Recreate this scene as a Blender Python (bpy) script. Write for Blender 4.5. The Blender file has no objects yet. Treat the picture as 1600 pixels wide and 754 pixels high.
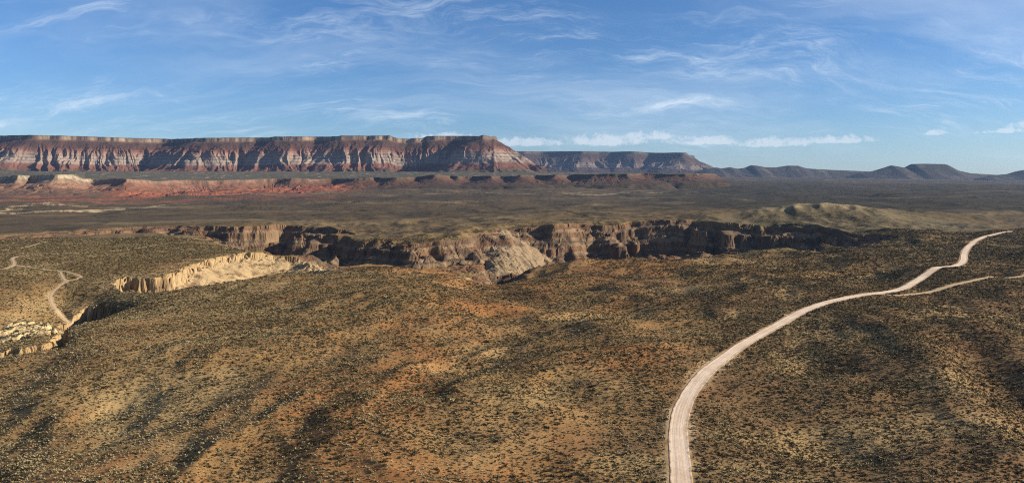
import bpy, math, random
import numpy as np
from mathutils import Vector

# ------------------------------------------------------------------ camera, sky, sun, exposure
S = bpy.context.scene
COL = S.collection
F = 1142.0                      # focal length in units of 1/1600 of the frame width
CAM_Z = 120.0
PITCH = math.atan((377 - 280) / F)
cam = bpy.data.cameras.new('camera')
cam.lens = 36.0 * F / 1600.0
cam.sensor_width = 36.0
cam.clip_start = 1.0
cam.clip_end = 120000.0
cam_o = bpy.data.objects.new('camera', cam)
cam_o.location = (0, 0, CAM_Z)
cam_o.rotation_euler = (math.pi / 2 - PITCH, 0, 0)
COL.objects.link(cam_o)
S.camera = cam_o

SUN_EL = math.radians(21.0)
SUN_AZ = math.radians(94.0)     # clockwise from +Y: straight to the camera's right
sun_dir = Vector((math.cos(SUN_EL) * math.sin(SUN_AZ), math.cos(SUN_EL) * math.cos(SUN_AZ), math.sin(SUN_EL)))
sun = bpy.data.lights.new('sun', 'SUN')
sun.energy = 5.0
sun.angle = math.radians(0.53)
sun.color = (1.0, 0.90, 0.74)
sun_o = bpy.data.objects.new('sun', sun)
sun_o.rotation_euler = sun_dir.to_track_quat('Z', 'Y').to_euler()
sun_o.location = (2000, -600, 1500)
COL.objects.link(sun_o)

S.view_settings.view_transform = 'Standard'
S.view_settings.look = 'None'
S.view_settings.gamma = 1.0
S.view_settings.use_curve_mapping = False
S.view_settings.exposure = 0.90
S.render.engine = 'CYCLES'
S.cycles.use_denoising = False
S.cycles.pixel_filter_type = 'BLACKMAN_HARRIS'
S.cycles.filter_width = 1.1
S.cycles.max_bounces = 6
S.cycles.diffuse_bounces = 3
S.cycles.volume_bounces = 0
S.cycles.transparent_max_bounces = 8


class NT:
    """small helper for wiring shader nodes"""
    def __init__(self, tree):
        self.t = tree
        tree.nodes.clear()

    def n(self, typ, **kw):
        node = self.t.nodes.new(typ)
        for k, v in kw.items():
            setattr(node, k, v)
        return node

    def link(self, a, b):
        self.t.links.new(a, b)

    def put(self, sock, v):
        if hasattr(v, 'is_output'):
            self.link(v, sock)
        else:
            sock.default_value = v

    def math(self, op, a, b=0.0, c=None, clamp=False):
        m = self.n('ShaderNodeMath', operation=op, use_clamp=clamp)
        self.put(m.inputs[0], a)
        self.put(m.inputs[1], b)
        if c is not None:
            self.put(m.inputs[2], c)
        return m.outputs[0]

    def vmath(self, op, a, b=(0, 0, 0)):
        m = self.n('ShaderNodeVectorMath', operation=op)
        self.put(m.inputs[0], a)
        self.put(m.inputs[1], b)
        return m.outputs[0]

    def comb(self, x, y, z):
        m = self.n('ShaderNodeCombineXYZ')
        for i, v in enumerate((x, y, z)):
            self.put(m.inputs[i], v)
        return m.outputs[0]

    def noise(self, vec, scale, detail=4.0, rough=0.55, dist=0.0, out=0):
        m = self.n('ShaderNodeTexNoise')
        self.link(vec, m.inputs['Vector'])
        m.inputs['Scale'].default_value = scale
        m.inputs['Detail'].default_value = detail
        m.inputs['Roughness'].default_value = rough
        m.inputs['Distortion'].default_value = dist
        return m.outputs[out]

    def ss(self, x, lo, hi, tmin=0.0, tmax=1.0):
        m = self.n('ShaderNodeMapRange', interpolation_type='SMOOTHSTEP')
        self.put(m.inputs[0], x)
        for i, v in enumerate((lo, hi, tmin, tmax)):
            self.put(m.inputs[i + 1], v)
        return m.outputs[0]

    def mix(self, f, a, b, blend='MIX'):
        m = self.n('ShaderNodeMix', data_type='RGBA', blend_type=blend)
        self.put(m.inputs[0], f)
        for s, v in ((m.inputs[6], a), (m.inputs[7], b)):
            if hasattr(v, 'is_output'):
                self.link(v, s)
            else:
                s.default_value = (*v[:3], 1.0)
        return m.outputs[2]


def build_world():
    w = bpy.data.worlds.new('World')
    S.world = w
    w.use_nodes = True
    T = NT(w.node_tree)
    sky = T.n('ShaderNodeTexSky', sky_type='NISHITA')
    sky.sun_disc = False
    sky.sun_elevation = SUN_EL
    sky.sun_rotation = SUN_AZ
    sky.altitude = 1200.0
    sky.air_density = 1.0
    sky.dust_density = 0.9
    sky.ozone_density = 3.0
    tc = T.n('ShaderNodeTexCoord')
    sep = T.n('ShaderNodeSeparateXYZ')
    T.link(tc.outputs['Generated'], sep.inputs[0])
    x, y, z = sep.outputs
    # direction as azimuth and elevation in degrees (clockwise from +Y)
    az = T.math('MULTIPLY', T.math('ARCTAN2', x, y), 57.29578)
    el = T.math('MULTIPLY', T.math('ARCSINE', z), 57.29578)
    # high cirrus: noise on a plane at cloud height, drawn out into fibres
    zc = T.math('ADD', T.math('MAXIMUM', z, 0.0), 0.36)
    cx = T.math('DIVIDE', x, zc)
    cy = T.math('DIVIDE', y, zc)
    pl = T.comb(cx, cy, 0.0)

    def fibres(loc, rot, sx, sy, warp_scale, warp_amt, det, rough):
        wn = T.noise(T.vmath('ADD', pl, loc), warp_scale, 4.0, 0.55, out=1)
        wv = T.vmath('SCALE', T.vmath('SUBTRACT', wn, (0.5, 0.5, 0.5)))
        wv.node.inputs['Scale'].default_value = warp_amt
        mp = T.n('ShaderNodeMapping')
        T.link(T.vmath('ADD', pl, wv), mp.inputs['Vector'])
        mp.inputs['Location'].default_value = loc
        mp.inputs['Rotation'].default_value = (0, 0, math.radians(rot))
        mp.inputs['Scale'].default_value = (sx, sy, 1.0)
        return T.noise(mp.outputs[0], 1.0, det, rough, 0.3)
    big = T.ss(T.noise(T.vmath('ADD', pl, (1.3, 4.1, 0)), 2.1, 4.0, 0.55), 0.38, 0.62)
    f1 = T.ss(fibres((0.7, 2.2, 0), 30, 2.4, 11.0, 2.6, 0.34, 10.0, 0.74), 0.47, 0.80)
    f2 = T.ss(fibres((5.1, 1.4, 0), -34, 2.0, 8.0, 2.2, 0.42, 10.0, 0.74), 0.48, 0.82)
    veil = T.ss(fibres((3.1, 7.7, 0), 8, 0.9, 3.2, 1.2, 0.6, 7.0, 0.60), 0.40, 0.80)
    cir = T.math('MULTIPLY', T.math('ADD', f1, T.math('MULTIPLY', f2, 0.8)), T.math('ADD', T.math('MULTIPLY', big, 1.05), 0.08))
    hi = T.math('ADD', T.math('MULTIPLY', cir, 0.75), T.math('MULTIPLY', veil, 0.45), clamp=True)
    hi = T.math('MULTIPLY', hi, T.ss(el, -0.5, 3.0))
    # low bank of fair-weather cumulus far beyond the mesas, an uneven row of heaps
    cu = None
    heaps = [(0.8, 2.75, 4.0, 0.62), (7.5, 2.85, 4.6, 0.80), (10.8, 3.15, 1.9, 0.62), (14.5, 2.75, 4.2, 0.55),
             (19.5, 2.55, 3.4, 0.60), (23.5, 2.70, 3.6, 0.50), (29.9, 3.05, 1.0, 0.34),
             (33.8, 3.05, 1.8, 0.26), (35.6, 3.35, 1.9, 0.42), (-5.2, 3.15, 3.2, 0.55), (-36.6, 3.35, 2.4, 0.35),
             (44, 3.0, 4.5, 0.6), (55, 2.8, 4.0, 0.5), (-48, 3.0, 5.0, 0.6), (-62, 2.8, 4.0, 0.5),
             (75, 3.0, 5.0, 0.6), (-85, 2.9, 5.0, 0.6), (110, 3.0, 6.0, 0.6), (-120, 3.0, 6.0, 0.6), (160, 3.0, 6.0, 0.6)]
    ae = T.comb(az, el, 0.0)
    n1 = T.noise(ae, 0.9, 6.0, 0.6)
    n2 = T.noise(ae, 2.6, 5.0, 0.6)
    rag = T.math('ADD', T.math('MULTIPLY', T.math('SUBTRACT', n1, 0.5), 2.6),
                 T.math('MULTIPLY', T.math('SUBTRACT', n2, 0.5), 1.8))
    for a0, e0, sa, se in heaps:
        da = T.math('DIVIDE', T.math('SUBTRACT', az, a0), sa)
        de = T.math('DIVIDE', T.math('SUBTRACT', el, e0), se)
        below = T.math('MULTIPLY', T.math('LESS_THAN', de, 0.0), 1.5)   # flatter underside
        de = T.math('MULTIPLY', de, T.math('ADD', below, 1.0))
        d = T.math('ADD', T.math('MULTIPLY', da, da), T.math('MULTIPLY', de, de))
        g = T.math('SUBTRACT', 1.0, d)
        cu = g if cu is None else T.math('MAXIMUM', cu, g)
    cum = T.ss(T.math('ADD', cu, rag), 0.10, 0.95)
    cum = T.math('MULTIPLY', cum, 0.46)
    # lit cloud colours, in the same radiance units as the sky itself
    lum = T.mix(1.0, sky.outputs[0], SKY_TINT, 'MULTIPLY')
    hs = T.n('ShaderNodeHueSaturation')
    hs.inputs['Saturation'].default_value = SKY_SAT
    hs.inputs['Value'].default_value = 1.0
    T.link(lum, hs.inputs['Color'])
    c1 = T.mix(T.math('MULTIPLY', hi, 0.74), hs.outputs[0], CIRRUS)
    c2 = T.mix(cum, c1, CUMULUS)
    bg = T.n('ShaderNodeBackground')
    T.link(c2, bg.inputs[0])
    bg.inputs[1].default_value = SKY_STRENGTH
    out = T.n('ShaderNodeOutputWorld')
    T.link(bg.outputs[0], out.inputs[0])


SKY_STRENGTH = 0.057
SKY_SAT = 1.08
SKY_TINT = (0.86, 1.0, 1.22)
CIRRUS = (7.6, 8.6, 9.8)
CUMULUS = (8.6, 8.9, 9.4)
build_world()

# ------------------------------------------------------------------ helpers: rays, noise, meshes
rng = np.random.default_rng(7)
random.seed(7)
CT, ST = math.cos(PITCH), math.sin(PITCH)


def ray(px, py):
    cx, cy = (px - 800) / F, (377 - py) / F
    return np.array((cx, CT + cy * ST, -ST + cy * CT))


def at_depth(px, py, Y):
    d = ray(px, py)
    p = d * (Y / d[1])
    return np.array((p[0], p[1], p[2] + CAM_Z))


def at_height(px, py, z):
    d = ray(px, py)
    p = d * ((z - CAM_Z) / d[2])
    return np.array((p[0], p[1], z))


_perm = np.random.default_rng(3).permutation(256).astype(np.int32)
_perm = np.concatenate([_perm, _perm])
_ang = np.random.default_rng(5).uniform(0, 2 * np.pi, 256)
_gx, _gy = np.cos(_ang).astype(np.float32), np.sin(_ang).astype(np.float32)


def perlin(x, y):
    xf, yf = np.floor(x), np.floor(y)
    xi, yi = xf.astype(np.int32) & 255, yf.astype(np.int32) & 255
    u, v = (x - xf).astype(np.float32), (y - yf).astype(np.float32)
    fu = u * u * u * (u * (u * 6 - 15) + 10)
    fv = v * v * v * (v * (v * 6 - 15) + 10)
    a, b = _perm[xi], _perm[(xi + 1) & 255]
    yj = (yi + 1) & 255
    h00, h10, h01, h11 = _perm[a + yi], _perm[b + yi], _perm[a + yj], _perm[b + yj]
    n00 = _gx[h00] * u + _gy[h00] * v
    n10 = _gx[h10] * (u - 1) + _gy[h10] * v
    n01 = _gx[h01] * u + _gy[h01] * (v - 1)
    n11 = _gx[h11] * (u - 1) + _gy[h11] * (v - 1)
    nx0 = n00 + fu * (n10 - n00)
    nx1 = n01 + fu * (n11 - n01)
    return (nx0 + fv * (nx1 - nx0)) * 1.5


def fbm(x, y, wl, octv=4, gain=0.5, seed=0):
    s, a, f = 0.0, 1.0, 1.0 / wl
    for i in range(octv):
        s = s + a * perlin(x * f + 17.3 * (seed + i), y * f - 9.1 * (seed + 2 * i))
        a *= gain
        f *= 2.03
    return s


def ridged(x, y, wl, octv=3, gain=0.5, seed=0):
    s, a, f, tot = 0.0, 1.0, 1.0 / wl, 0.0
    for i in range(octv):
        s = s + a * (1 - np.abs(perlin(x * f + 31.7 * (seed + i), y * f + 5.3 * (seed + i))) * 1.6)
        tot += a
        a *= gain
        f *= 2.1
    return s / tot


def cells(x, y, size, seed=0):
    """a random number for each cell of an irregular patchwork: jointed rock"""
    x, y = x / size, y / size
    xi, yi = np.floor(x).astype(np.int32), np.floor(y).astype(np.int32)
    best = np.full(x.shape, 9.0, np.float32)
    val = np.zeros(x.shape, np.float32)
    for dx in (-1, 0, 1):
        for dy in (-1, 0, 1):
            cx, cy = xi + dx, yi + dy
            h = _perm[_perm[(cx + 13 * seed) & 255] + (cy & 255)]
            h2 = _perm[h + 17]
            d = (cx + 0.1 + 0.8 * h / 255.0 - x) ** 2 + (cy + 0.1 + 0.8 * h2 / 255.0 - y) ** 2
            m = d < best
            best = np.where(m, d, best)
            val = np.where(m, _perm[h2 + 31] / 255.0, val)
    return val - 0.5


def terrace(d, step, jit, k=0.75):
    """turn an even slope into ledges and risers"""
    t = d / step + jit
    f = t - np.floor(t)
    st = np.floor(t) + smooth(f, 0.55, 1.0)
    return d * (1 - k) + (st - jit) * step * k


def smooth(x, a, b):
    t = np.clip((x - a) / (b - a), 0, 1)
    return t * t * (3 - 2 * t)


def poly_dist(x, y, poly, closed=True):
    """signed distance to a polygon (positive inside), and arc length of the nearest point"""
    P = np.asarray(poly, float)
    Q = np.roll(P, -1, 0) if closed else P[1:]
    P0 = P if closed else P[:-1]
    best = np.full(x.shape, 1e30, np.float32)
    arc = np.zeros(x.shape, np.float32)
    ins = np.zeros(x.shape, bool)
    L = 0.0
    x = x.astype(np.float32)
    y = y.astype(np.float32)
    for (ax, ay), (bx, by) in zip(P0[:, :2], Q[:, :2]):
        ex, ey = bx - ax, by - ay
        l2 = ex * ex + ey * ey + 1e-9
        dx, dy = x - np.float32(ax), y - np.float32(ay)
        t = np.clip((dx * np.float32(ex) + dy * np.float32(ey)) / np.float32(l2), 0, 1)
        qx, qy = dx - t * np.float32(ex), dy - t * np.float32(ey)
        d = qx * qx + qy * qy
        m = d < best
        best = np.where(m, d, best)
        ll = math.sqrt(l2)
        arc = np.where(m, np.float32(L) + t * np.float32(ll), arc)
        L += ll
        if closed and abs(ey) > 1e-9:
            c = ((ay > y) != (by > y)) & (dx < np.float32(ex / ey) * dy)
            ins ^= c
    d = np.sqrt(best)
    return np.where(ins, d, -d) if closed else d, arc


def chaikin(pts, n=2, closed=False):
    p = np.asarray(pts, float)
    for _ in range(n):
        if closed:
            q = np.roll(p, -1, 0)
            p = np.stack([0.75 * p + 0.25 * q, 0.25 * p + 0.75 * q], 1).reshape(-1, p.shape[1])
        else:
            a, b = p[:-1], p[1:]
            m = np.stack([0.75 * a + 0.25 * b, 0.25 * a + 0.75 * b], 1).reshape(-1, p.shape[1])
            p = np.vstack([p[:1], m, p[-1:]])
    return p


def ramp(t, stops):
    """piecewise linear colour ramp"""
    ts = [s[0] for s in stops]
    return np.stack([np.interp(t, ts, [s[1][k] for s in stops]) for k in range(3)], -1)


def mixc(a, b, w):
    return a + (np.asarray(b) - a) * w[..., None]


def sheet(name, X, Y, Z, colour=None, mat=None, attrs=None, smooth_shade=True, keep=None):
    """grid arrays [rows, cols] -> one mesh object"""
    R, C = X.shape
    me = bpy.data.meshes.new(name)
    idx = np.arange(R * C, dtype=np.int32).reshape(R, C)
    q = np.stack([idx[:-1, :-1], idx[:-1, 1:], idx[1:, 1:], idx[1:, :-1]], -1).reshape(-1, 4)
    if keep is not None:
        k = (keep[:-1, :-1] | keep[:-1, 1:] | keep[1:, 1:] | keep[1:, :-1]).reshape(-1)
        q = q[k]
        used = np.unique(q)
        remap = np.zeros(R * C, np.int32)
        remap[used] = np.arange(len(used))
        q = remap[q]
    else:
        used = np.arange(R * C)
    co = np.stack([X, Y, Z], -1).reshape(-1, 3)[used].astype(np.float32)
    me.vertices.add(len(co))
    me.vertices.foreach_set('co', co.ravel())
    nq = len(q)
    me.loops.add(nq * 4)
    me.loops.foreach_set('vertex_index', q.astype(np.int32).ravel())
    me.polygons.add(nq)
    me.polygons.foreach_set('loop_start', np.arange(0, nq * 4, 4, dtype=np.int32))
    me.polygons.foreach_set('loop_total', np.full(nq, 4, np.int32))
    if isinstance(smooth_shade, np.ndarray):
        sm = smooth_shade.reshape(-1)[used][q[:, 0]]
    else:
        sm = np.full(nq, smooth_shade, bool)
    me.polygons.foreach_set('use_smooth', sm)
    me.update(calc_edges=True)
    if colour is not None:
        a = me.attributes.new('tint', 'FLOAT_COLOR', 'POINT')
        c4 = np.ones((len(co), 4), np.float32)
        c4[:, :3] = np.clip(colour.reshape(-1, 3)[used], 0.005, 0.9)
        a.data.foreach_set('color', c4.ravel())
    for k, v in (attrs or {}).items():
        a = me.attributes.new(k, 'FLOAT', 'POINT')
        a.data.foreach_set('value', v.reshape(-1)[used].astype(np.float32))
    if mat:
        me.materials.append(mat)
    o = bpy.data.objects.new(name, me)
    COL.objects.link(o)
    return o


def tag(o, label, cat, group=None, kind=None):
    o['label'] = label
    o['category'] = cat
    if group:
        o['group'] = group
    if kind:
        o['kind'] = kind
    return o


# ------------------------------------------------------------------ materials
def mat_land(name, speck_scale, speck_amt, bump_scale, bump_dist, plants=None, rough=0.95):
    """soil or rock whose broad colour is stored per point; noise adds grain, small plants and relief"""
    m = bpy.data.materials.new(name)
    m.use_nodes = True
    T = NT(m.node_tree)
    geo = T.n('ShaderNodeNewGeometry')
    pos = geo.outputs['Position']
    at = T.n('ShaderNodeAttribute', attribute_name='tint')
    col = at.outputs['Color']
    n1 = T.noise(pos, speck_scale, 5.0, 0.7)
    n2 = T.noise(pos, speck_scale * 0.13, 4.0, 0.6)
    g = T.math('ADD', T.math('MULTIPLY', T.math('SUBTRACT', n1, 0.5), speck_amt * 2.2),
               T.math('MULTIPLY', T.math('SUBTRACT', n2, 0.5), speck_amt * 1.2))
    g = T.math('ADD', g, 1.0)
    gc = T.comb(g, g, g)
    col = T.mix(1.0, col, gc, 'MULTIPLY')
    if plants:
        cov = T.n('ShaderNodeAttribute', attribute_name='cover')
        sc, c_dark = plants
        pn = T.noise(pos, sc, 3.0, 0.7)
        pn2 = T.noise(pos, sc * 0.22, 3.0, 0.6)
        pn3 = T.noise(pos, sc * 0.07, 4.0, 0.7)
        v = T.math('ADD', T.math('MULTIPLY', pn, 0.4), T.math('MULTIPLY', pn2, 0.3))
        v = T.math('ADD', v, T.math('MULTIPLY', pn3, 0.3))
        thr = T.math('SUBTRACT', 0.70, T.math('MULTIPLY', cov.outputs['Fac'], 0.32))
        f = T.ss(T.math('SUBTRACT', v, thr), -0.05, 0.05)
        col = T.mix(f, col, c_dark)
    bs = T.n('ShaderNodeBsdfPrincipled')
    T.link(col, bs.inputs['Base Color'])
    bs.inputs['Roughness'].default_value = rough
    bs.inputs['Specular IOR Level'].default_value = 0.1
    if bump_dist:
        bn = T.noise(pos, bump_scale, 5.0, 0.65)
        b = T.n('ShaderNodeBump')
        b.inputs['Strength'].default_value = 1.0
        b.inputs['Distance'].default_value = bump_dist
        T.link(bn, b.inputs['Height'])
        T.link(b.outputs[0], bs.inputs['Normal'])
    o = T.n('ShaderNodeOutputMaterial')
    T.link(bs.outputs[0], o.inputs[0])
    return m


def mat_plant(name, c1, c2):
    m = bpy.data.materials.new(name)
    m.use_nodes = True
    T = NT(m.node_tree)
    oi = T.n('ShaderNodeObjectInfo')
    geo = T.n('ShaderNodeNewGeometry')
    n = T.noise(geo.outputs['Position'], 2.0, 2.0, 0.6)
    f = T.math('ADD', T.math('MULTIPLY', oi.outputs['Random'], 0.75), T.math('MULTIPLY', n, 0.25), clamp=True)
    c = T.mix(f, c1, c2)
    bs = T.n('ShaderNodeBsdfPrincipled')
    T.link(c, bs.inputs['Base Color'])
    bs.inputs['Roughness'].default_value = 0.9
    bs.inputs['Specular IOR Level'].default_value = 0.1
    o = T.n('ShaderNodeOutputMaterial')
    T.link(bs.outputs[0], o.inputs[0])
    return m


def mat_gravel(name, c1, c2, wheel=0.0):
    m = bpy.data.materials.new(name)
    m.use_nodes = True
    T = NT(m.node_tree)
    geo = T.n('ShaderNodeNewGeometry')
    pos = geo.outputs['Position']
    ac = T.n('ShaderNodeAttribute', attribute_name='across')
    al = T.n('ShaderNodeAttribute', attribute_name='along')
    # graded streaks that run along the road
    st = T.comb(T.math('MULTIPLY', ac.outputs['Fac'], 13.0), T.math('MULTIPLY', al.outputs['Fac'], 0.012), 0.0)
    n1 = T.noise(st, 1.0, 5.0, 0.7)
    n2 = T.noise(pos, 0.5, 5.0, 0.6)
    n3 = T.noise(pos, 0.05, 3.0, 0.6)
    f = T.math('ADD', T.math('MULTIPLY', n1, 0.65), T.math('MULTIPLY', n2, 0.1))
    f = T.math('ADD', f, T.math('MULTIPLY', n3, 0.25))
    f = T.ss(f, 0.38, 0.60)
    c = T.mix(f, c1, c2)
    n4 = T.noise(pos, 0.22, 4.0, 0.65)
    edge = T.math('ADD', T.math('ABSOLUTE', ac.outputs['Fac'], 0.0), T.math('MULTIPLY', T.math('SUBTRACT', n4, 0.5), 0.42))
    c = T.mix(T.ss(edge, 0.40, 0.54, 0.0, 0.85), c, (0.27, 0.165, 0.075))
    stain = T.ss(T.noise(pos, 0.035, 4.0, 0.6), 0.50, 0.72, 0.0, 0.5)
    c = T.mix(stain, c, (0.50, 0.33, 0.20))
    bs = T.n('ShaderNodeBsdfPrincipled')
    T.link(c, bs.inputs['Base Color'])
    bs.inputs['Roughness'].default_value = 0.95
    bs.inputs['Specular IOR Level'].default_value = 0.1
    b = T.n('ShaderNodeBump')
    b.inputs['Distance'].default_value = 0.15
    T.link(n2, b.inputs['Height'])
    T.link(b.outputs[0], bs.inputs['Normal'])
    o = T.n('ShaderNodeOutputMaterial')
    T.link(bs.outputs[0], o.inputs[0])
    return m


# ------------------------------------------------------------------ the lie of the land
# surveyed spots: (x, y, height) near, (x, y, distance) far
NEAR = [(-150, 754, -12), (0, 754, -6), (400, 754, 0), (800, 754, 2), (1065, 754, 0), (1350, 754, 0), (1600, 754, -5), (1750, 754, -12),
        (-150, 600, -16), (0, 620, -11), (200, 600, -3), (450, 600, 4), (750, 600, 2), (1090, 600, 0), (1300, 600, -2), (1460, 610, 2),
        (1580, 600, -12), (1750, 640, -18), (250, 500, 0), (640, 472, 6), (640, 530, 1), (900, 500, 0), (1200, 514, 0), (1450, 540, 1),
        (1600, 530, -5), (350, 443, 2), (500, 420, 3), (650, 409, 5), (780, 446, -7), (860, 410, 0), (1000, 402, 0), (1200, 388, 2),
        (1350, 388, 3), (1440, 432, 3), (1480, 416, 6), (1508, 404, 2), (1518, 378, 8), (1580, 361, 16), (1600, 434, 0), (1750, 430, -2),
        (0, 380, 2), (100, 400, 2), (250, 385, 3), (400, 391, 4), (475, 394, 2), (50, 440, 0), (100, 470, -20), (112, 492, -25), (70, 480, -20), (0, 490, -18),
        (-150, 520, -20), (160, 440, -2), (-150, 420, 0), (175, 497, 2), (125, 548, 1), (60, 558, -2), (-60, 575, -6)]
FAR = [(-200, 366, 1650), (0, 366, 1640), (230, 351, 1900), (440, 348, 1920), (545, 357, 1800), (560, 370, 1500), (690, 372, 1470),
       (740, 363, 1560), (800, 351, 1700), (1060, 341, 1750), (1250, 352, 1600), (1400, 366, 1400), (1600, 350, 1700), (1800, 350, 1700),
       (-250, 330, 2700), (300, 334, 2400), (0, 319, 3300), (300, 320, 3200), (300, 311, 4200), (150, 304, 4900), (-250, 304, 4900),
       (700, 330, 2450), (700, 306, 4300), (800, 291, 6300), (1000, 320, 2800), (1000, 301, 5000), (1000, 290, 6500),
       (1300, 322, 2500), (1300, 300, 4500), (1300, 286, 8000), (1550, 322, 2500), (1550, 301, 4200), (1550, 288, 7000),
       (1300, 279, 12000), (1600, 283, 12000), (1900, 286, 11000), (1900, 305, 3600), (1000, 279, 11000), (-250, 280, 10000), (400, 281, 10000),
       (-250, 277, 19000), (400, 276, 19000), (1000, 276, 19000), (1600, 278, 19000)]
CTRL = np.array([at_height(*c) for c in NEAR] + [at_depth(*c) for c in FAR])


def _uv(x, y):
    y = np.maximum(y, 60.0)
    return x / y * 1.6, np.log(y)


def _tps(r2):
    return np.where(r2 > 1e-12, r2 * np.log(np.maximum(r2, 1e-12)), 0.0)


_cu, _cv = _uv(CTRL[:, 0], CTRL[:, 1])
_n = len(CTRL)
_A = np.zeros((_n + 3, _n + 3))
_A[:_n, :_n] = _tps((_cu[:, None] - _cu) ** 2 + (_cv[:, None] - _cv) ** 2) + np.eye(_n) * 0.012
_A[:_n, _n:] = np.stack([np.ones(_n), _cu, _cv], 1)
_A[_n:, :_n] = _A[:_n, _n:].T
_W = np.linalg.solve(_A, np.concatenate([CTRL[:, 2], np.zeros(3)]))


def broad_smooth(x, y):
    u, v = _uv(np.asarray(x, float), np.asarray(y, float))
    u, v = u.astype(np.float32), v.astype(np.float32)
    z = (_W[_n] + _W[_n + 1] * u + _W[_n + 2] * v).astype(np.float32)
    for k in range(_n):
        r2 = (u - np.float32(_cu[k])) ** 2 + (v - np.float32(_cv[k])) ** 2 + np.float32(1e-9)
        z += np.float32(_W[k]) * r2 * np.log(r2)
    return z


def land_spot(px, py, f):
    """where a line of sight meets the land surface f"""
    d = ray(px, py)
    Ys = np.geomspace(150.0, 16000, 4000)
    zz = CAM_Z + d[2] / d[1] * Ys
    hit = np.nonzero(f(d[0] / d[1] * Ys, Ys) > zz)[0]
    Y = Ys[hit[0]] if len(hit) else Ys[-1]
    return np.array((d[0] / d[1] * Y, Y))


def bump(x, y, c, amp, rx, ry, rot=0.0):
    dx, dy = x - c[0], y - c[1]
    ca, sa = math.cos(rot), math.sin(rot)
    a, b = (dx * ca + dy * sa) / rx, (-dx * sa + dy * ca) / ry
    return amp * np.exp(-(a * a + b * b))


BUMPS = [(640, 470, 6, 90, 55, 0.3), (520, 520, 4, 60, 40, 0.0), (820, 505, -4, 40, 90, 0.5), (300, 560, 4, 70, 50, 0.4),
         (1500, 612, 10, 24, 110, -0.3), (1552, 592, -8, 26, 105, -0.3), (1612, 575, 6, 28, 110, -0.3), (1000, 560, 3, 70, 60, 0.0), (870, 610, -3, 25, 80, 0.4),
         (1150, 455, 4, 120, 60, 0.0), (900, 440, 4, 110, 60, 0.2), (1470, 424, 5, 40, 35, 0.0),
         (1225, 340, 17, 160, 120, 0.0), (1310, 342, 26, 160, 120, 0.0), (1368, 350, 10, 60, 70, 0.0), (1470, 343, 15, 110, 90, 0.0), (1545, 338, 15, 120, 110, 0.0), (90, 500, -18, 48, 60, 0.0), (34, 520, 8, 20, 26, 0.0),
         (1110, 388, 9, 45, 40, 0.0), (1240, 386, 7, 100, 40, 0.0), (740, 358, 8, 60, 50, 0.0), (900, 336, 8, 120, 60, 0.0), (1560, 345, 10, 120, 80, 0.0)]
BUMPS = [(land_spot(b[0], b[1], broad_smooth), *b[2:]) for b in BUMPS]


def broad(x, y):
    z = broad_smooth(x, y)
    for b in BUMPS:
        z = z + bump(x, y, *b)
    return z


def on_land(px, py):
    return land_spot(px, py, broad)


def rim(pts):
    return np.array([on_land(*p) for p in pts])


MAIN_RIM = chaikin(rim([(-250, 388), (-100, 380), (0, 373), (110, 366), (230, 362), (330, 372), (350, 381), (420, 390), (472, 396),
                        (492, 412), (520, 414), (580, 409), (650, 408), (700, 411), (735, 421), (778, 441), (800, 436), (826, 417), (850, 408),
                        (930, 403), (1010, 400), (1070, 395), (1150, 390), (1230, 387), (1310, 387), (1352, 384), (1392, 371), (1386, 364),
                        (1345, 361), (1315, 357), (1250, 353), (1190, 347), (1130, 347), (1060, 341), (1000, 342), (930, 346), (860, 347),
                        (800, 351), (770, 356), (738, 365), (690, 373), (640, 375), (590, 372), (545, 370), (528, 366), (548, 358),
                        (520, 354), (480, 351), (445, 348), (400, 351), (340, 352), (290, 351), (230, 352), (150, 356),
                        (60, 362), (0, 367), (-100, 372), (-250, 380)]), 1, True)
# the side gorge in front of the table land
SIDE_RIM = chaikin(rim([(520, 416), (450, 427), (380, 438), (320, 446), (262, 452), (222, 456), (185, 454), (176, 443), (182, 431),
                        (230, 431), (262, 428), (292, 415), (330, 404), (370, 399), (430, 395), (478, 394), (506, 404)]), 1, True)
POOL_RIM = chaikin(rim([(207, 484), (170, 490), (135, 502), (116, 520), (103, 541), (70, 546), (30, 552), (-80, 572), (-220, 590),
                        (-220, 578), (-80, 562), (-10, 548), (40, 541), (68, 537), (80, 528), (72, 514), (86, 507), (108, 496), (124, 482), (138, 470), (166, 469), (197, 469)]), 1, True)

ROAD_PX = [(1070, 840), (1067, 790), (1065, 754), (1062, 715), (1059, 682), (1060, 655), (1069, 626), (1090, 597), (1120, 568), (1158, 540), (1200, 514),
           (1244, 489), (1288, 473), (1346, 461), (1381, 456), (1416, 447), (1439, 432), (1457, 421), (1480, 415.5), (1497, 413.5), (1507, 406),
           (1506, 393), (1518, 378), (1538, 368), (1560, 363.5), (1582, 361)]
SPUR_PX = [(1372, 459), (1404, 461), (1433, 455), (1477, 448), (1550, 436), (1600, 433), (1700, 428)]
TRACK1_PX = [(282, 380), (250, 382), (223, 385), (159, 394), (95, 397), (25, 401), (18, 404), (24, 413), (10, 421), (-60, 428)]
TRACK2_PX = [(24, 414), (76, 422), (99, 422), (130, 431), (122, 436), (103, 440), (90, 449), (77, 458), (84, 475), (108, 492)]
TRACK3_PX = [(95, 424), (97, 432), (103, 440)]
TRACK4_PX = [(-80, 404), (0, 391), (40, 385), (73, 377)]


def path_line(pts):
    p = chaikin(np.array([on_land(*q) for q in pts]), 3)
    d = np.concatenate([[0], np.cumsum(np.hypot(*np.diff(p, axis=0).T))])
    n = max(8, int(d[-1] / 3.0))
    s = np.linspace(0, d[-1], n)
    return np.stack([np.interp(s, d, p[:, 0]), np.interp(s, d, p[:, 1])], 1)


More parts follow.
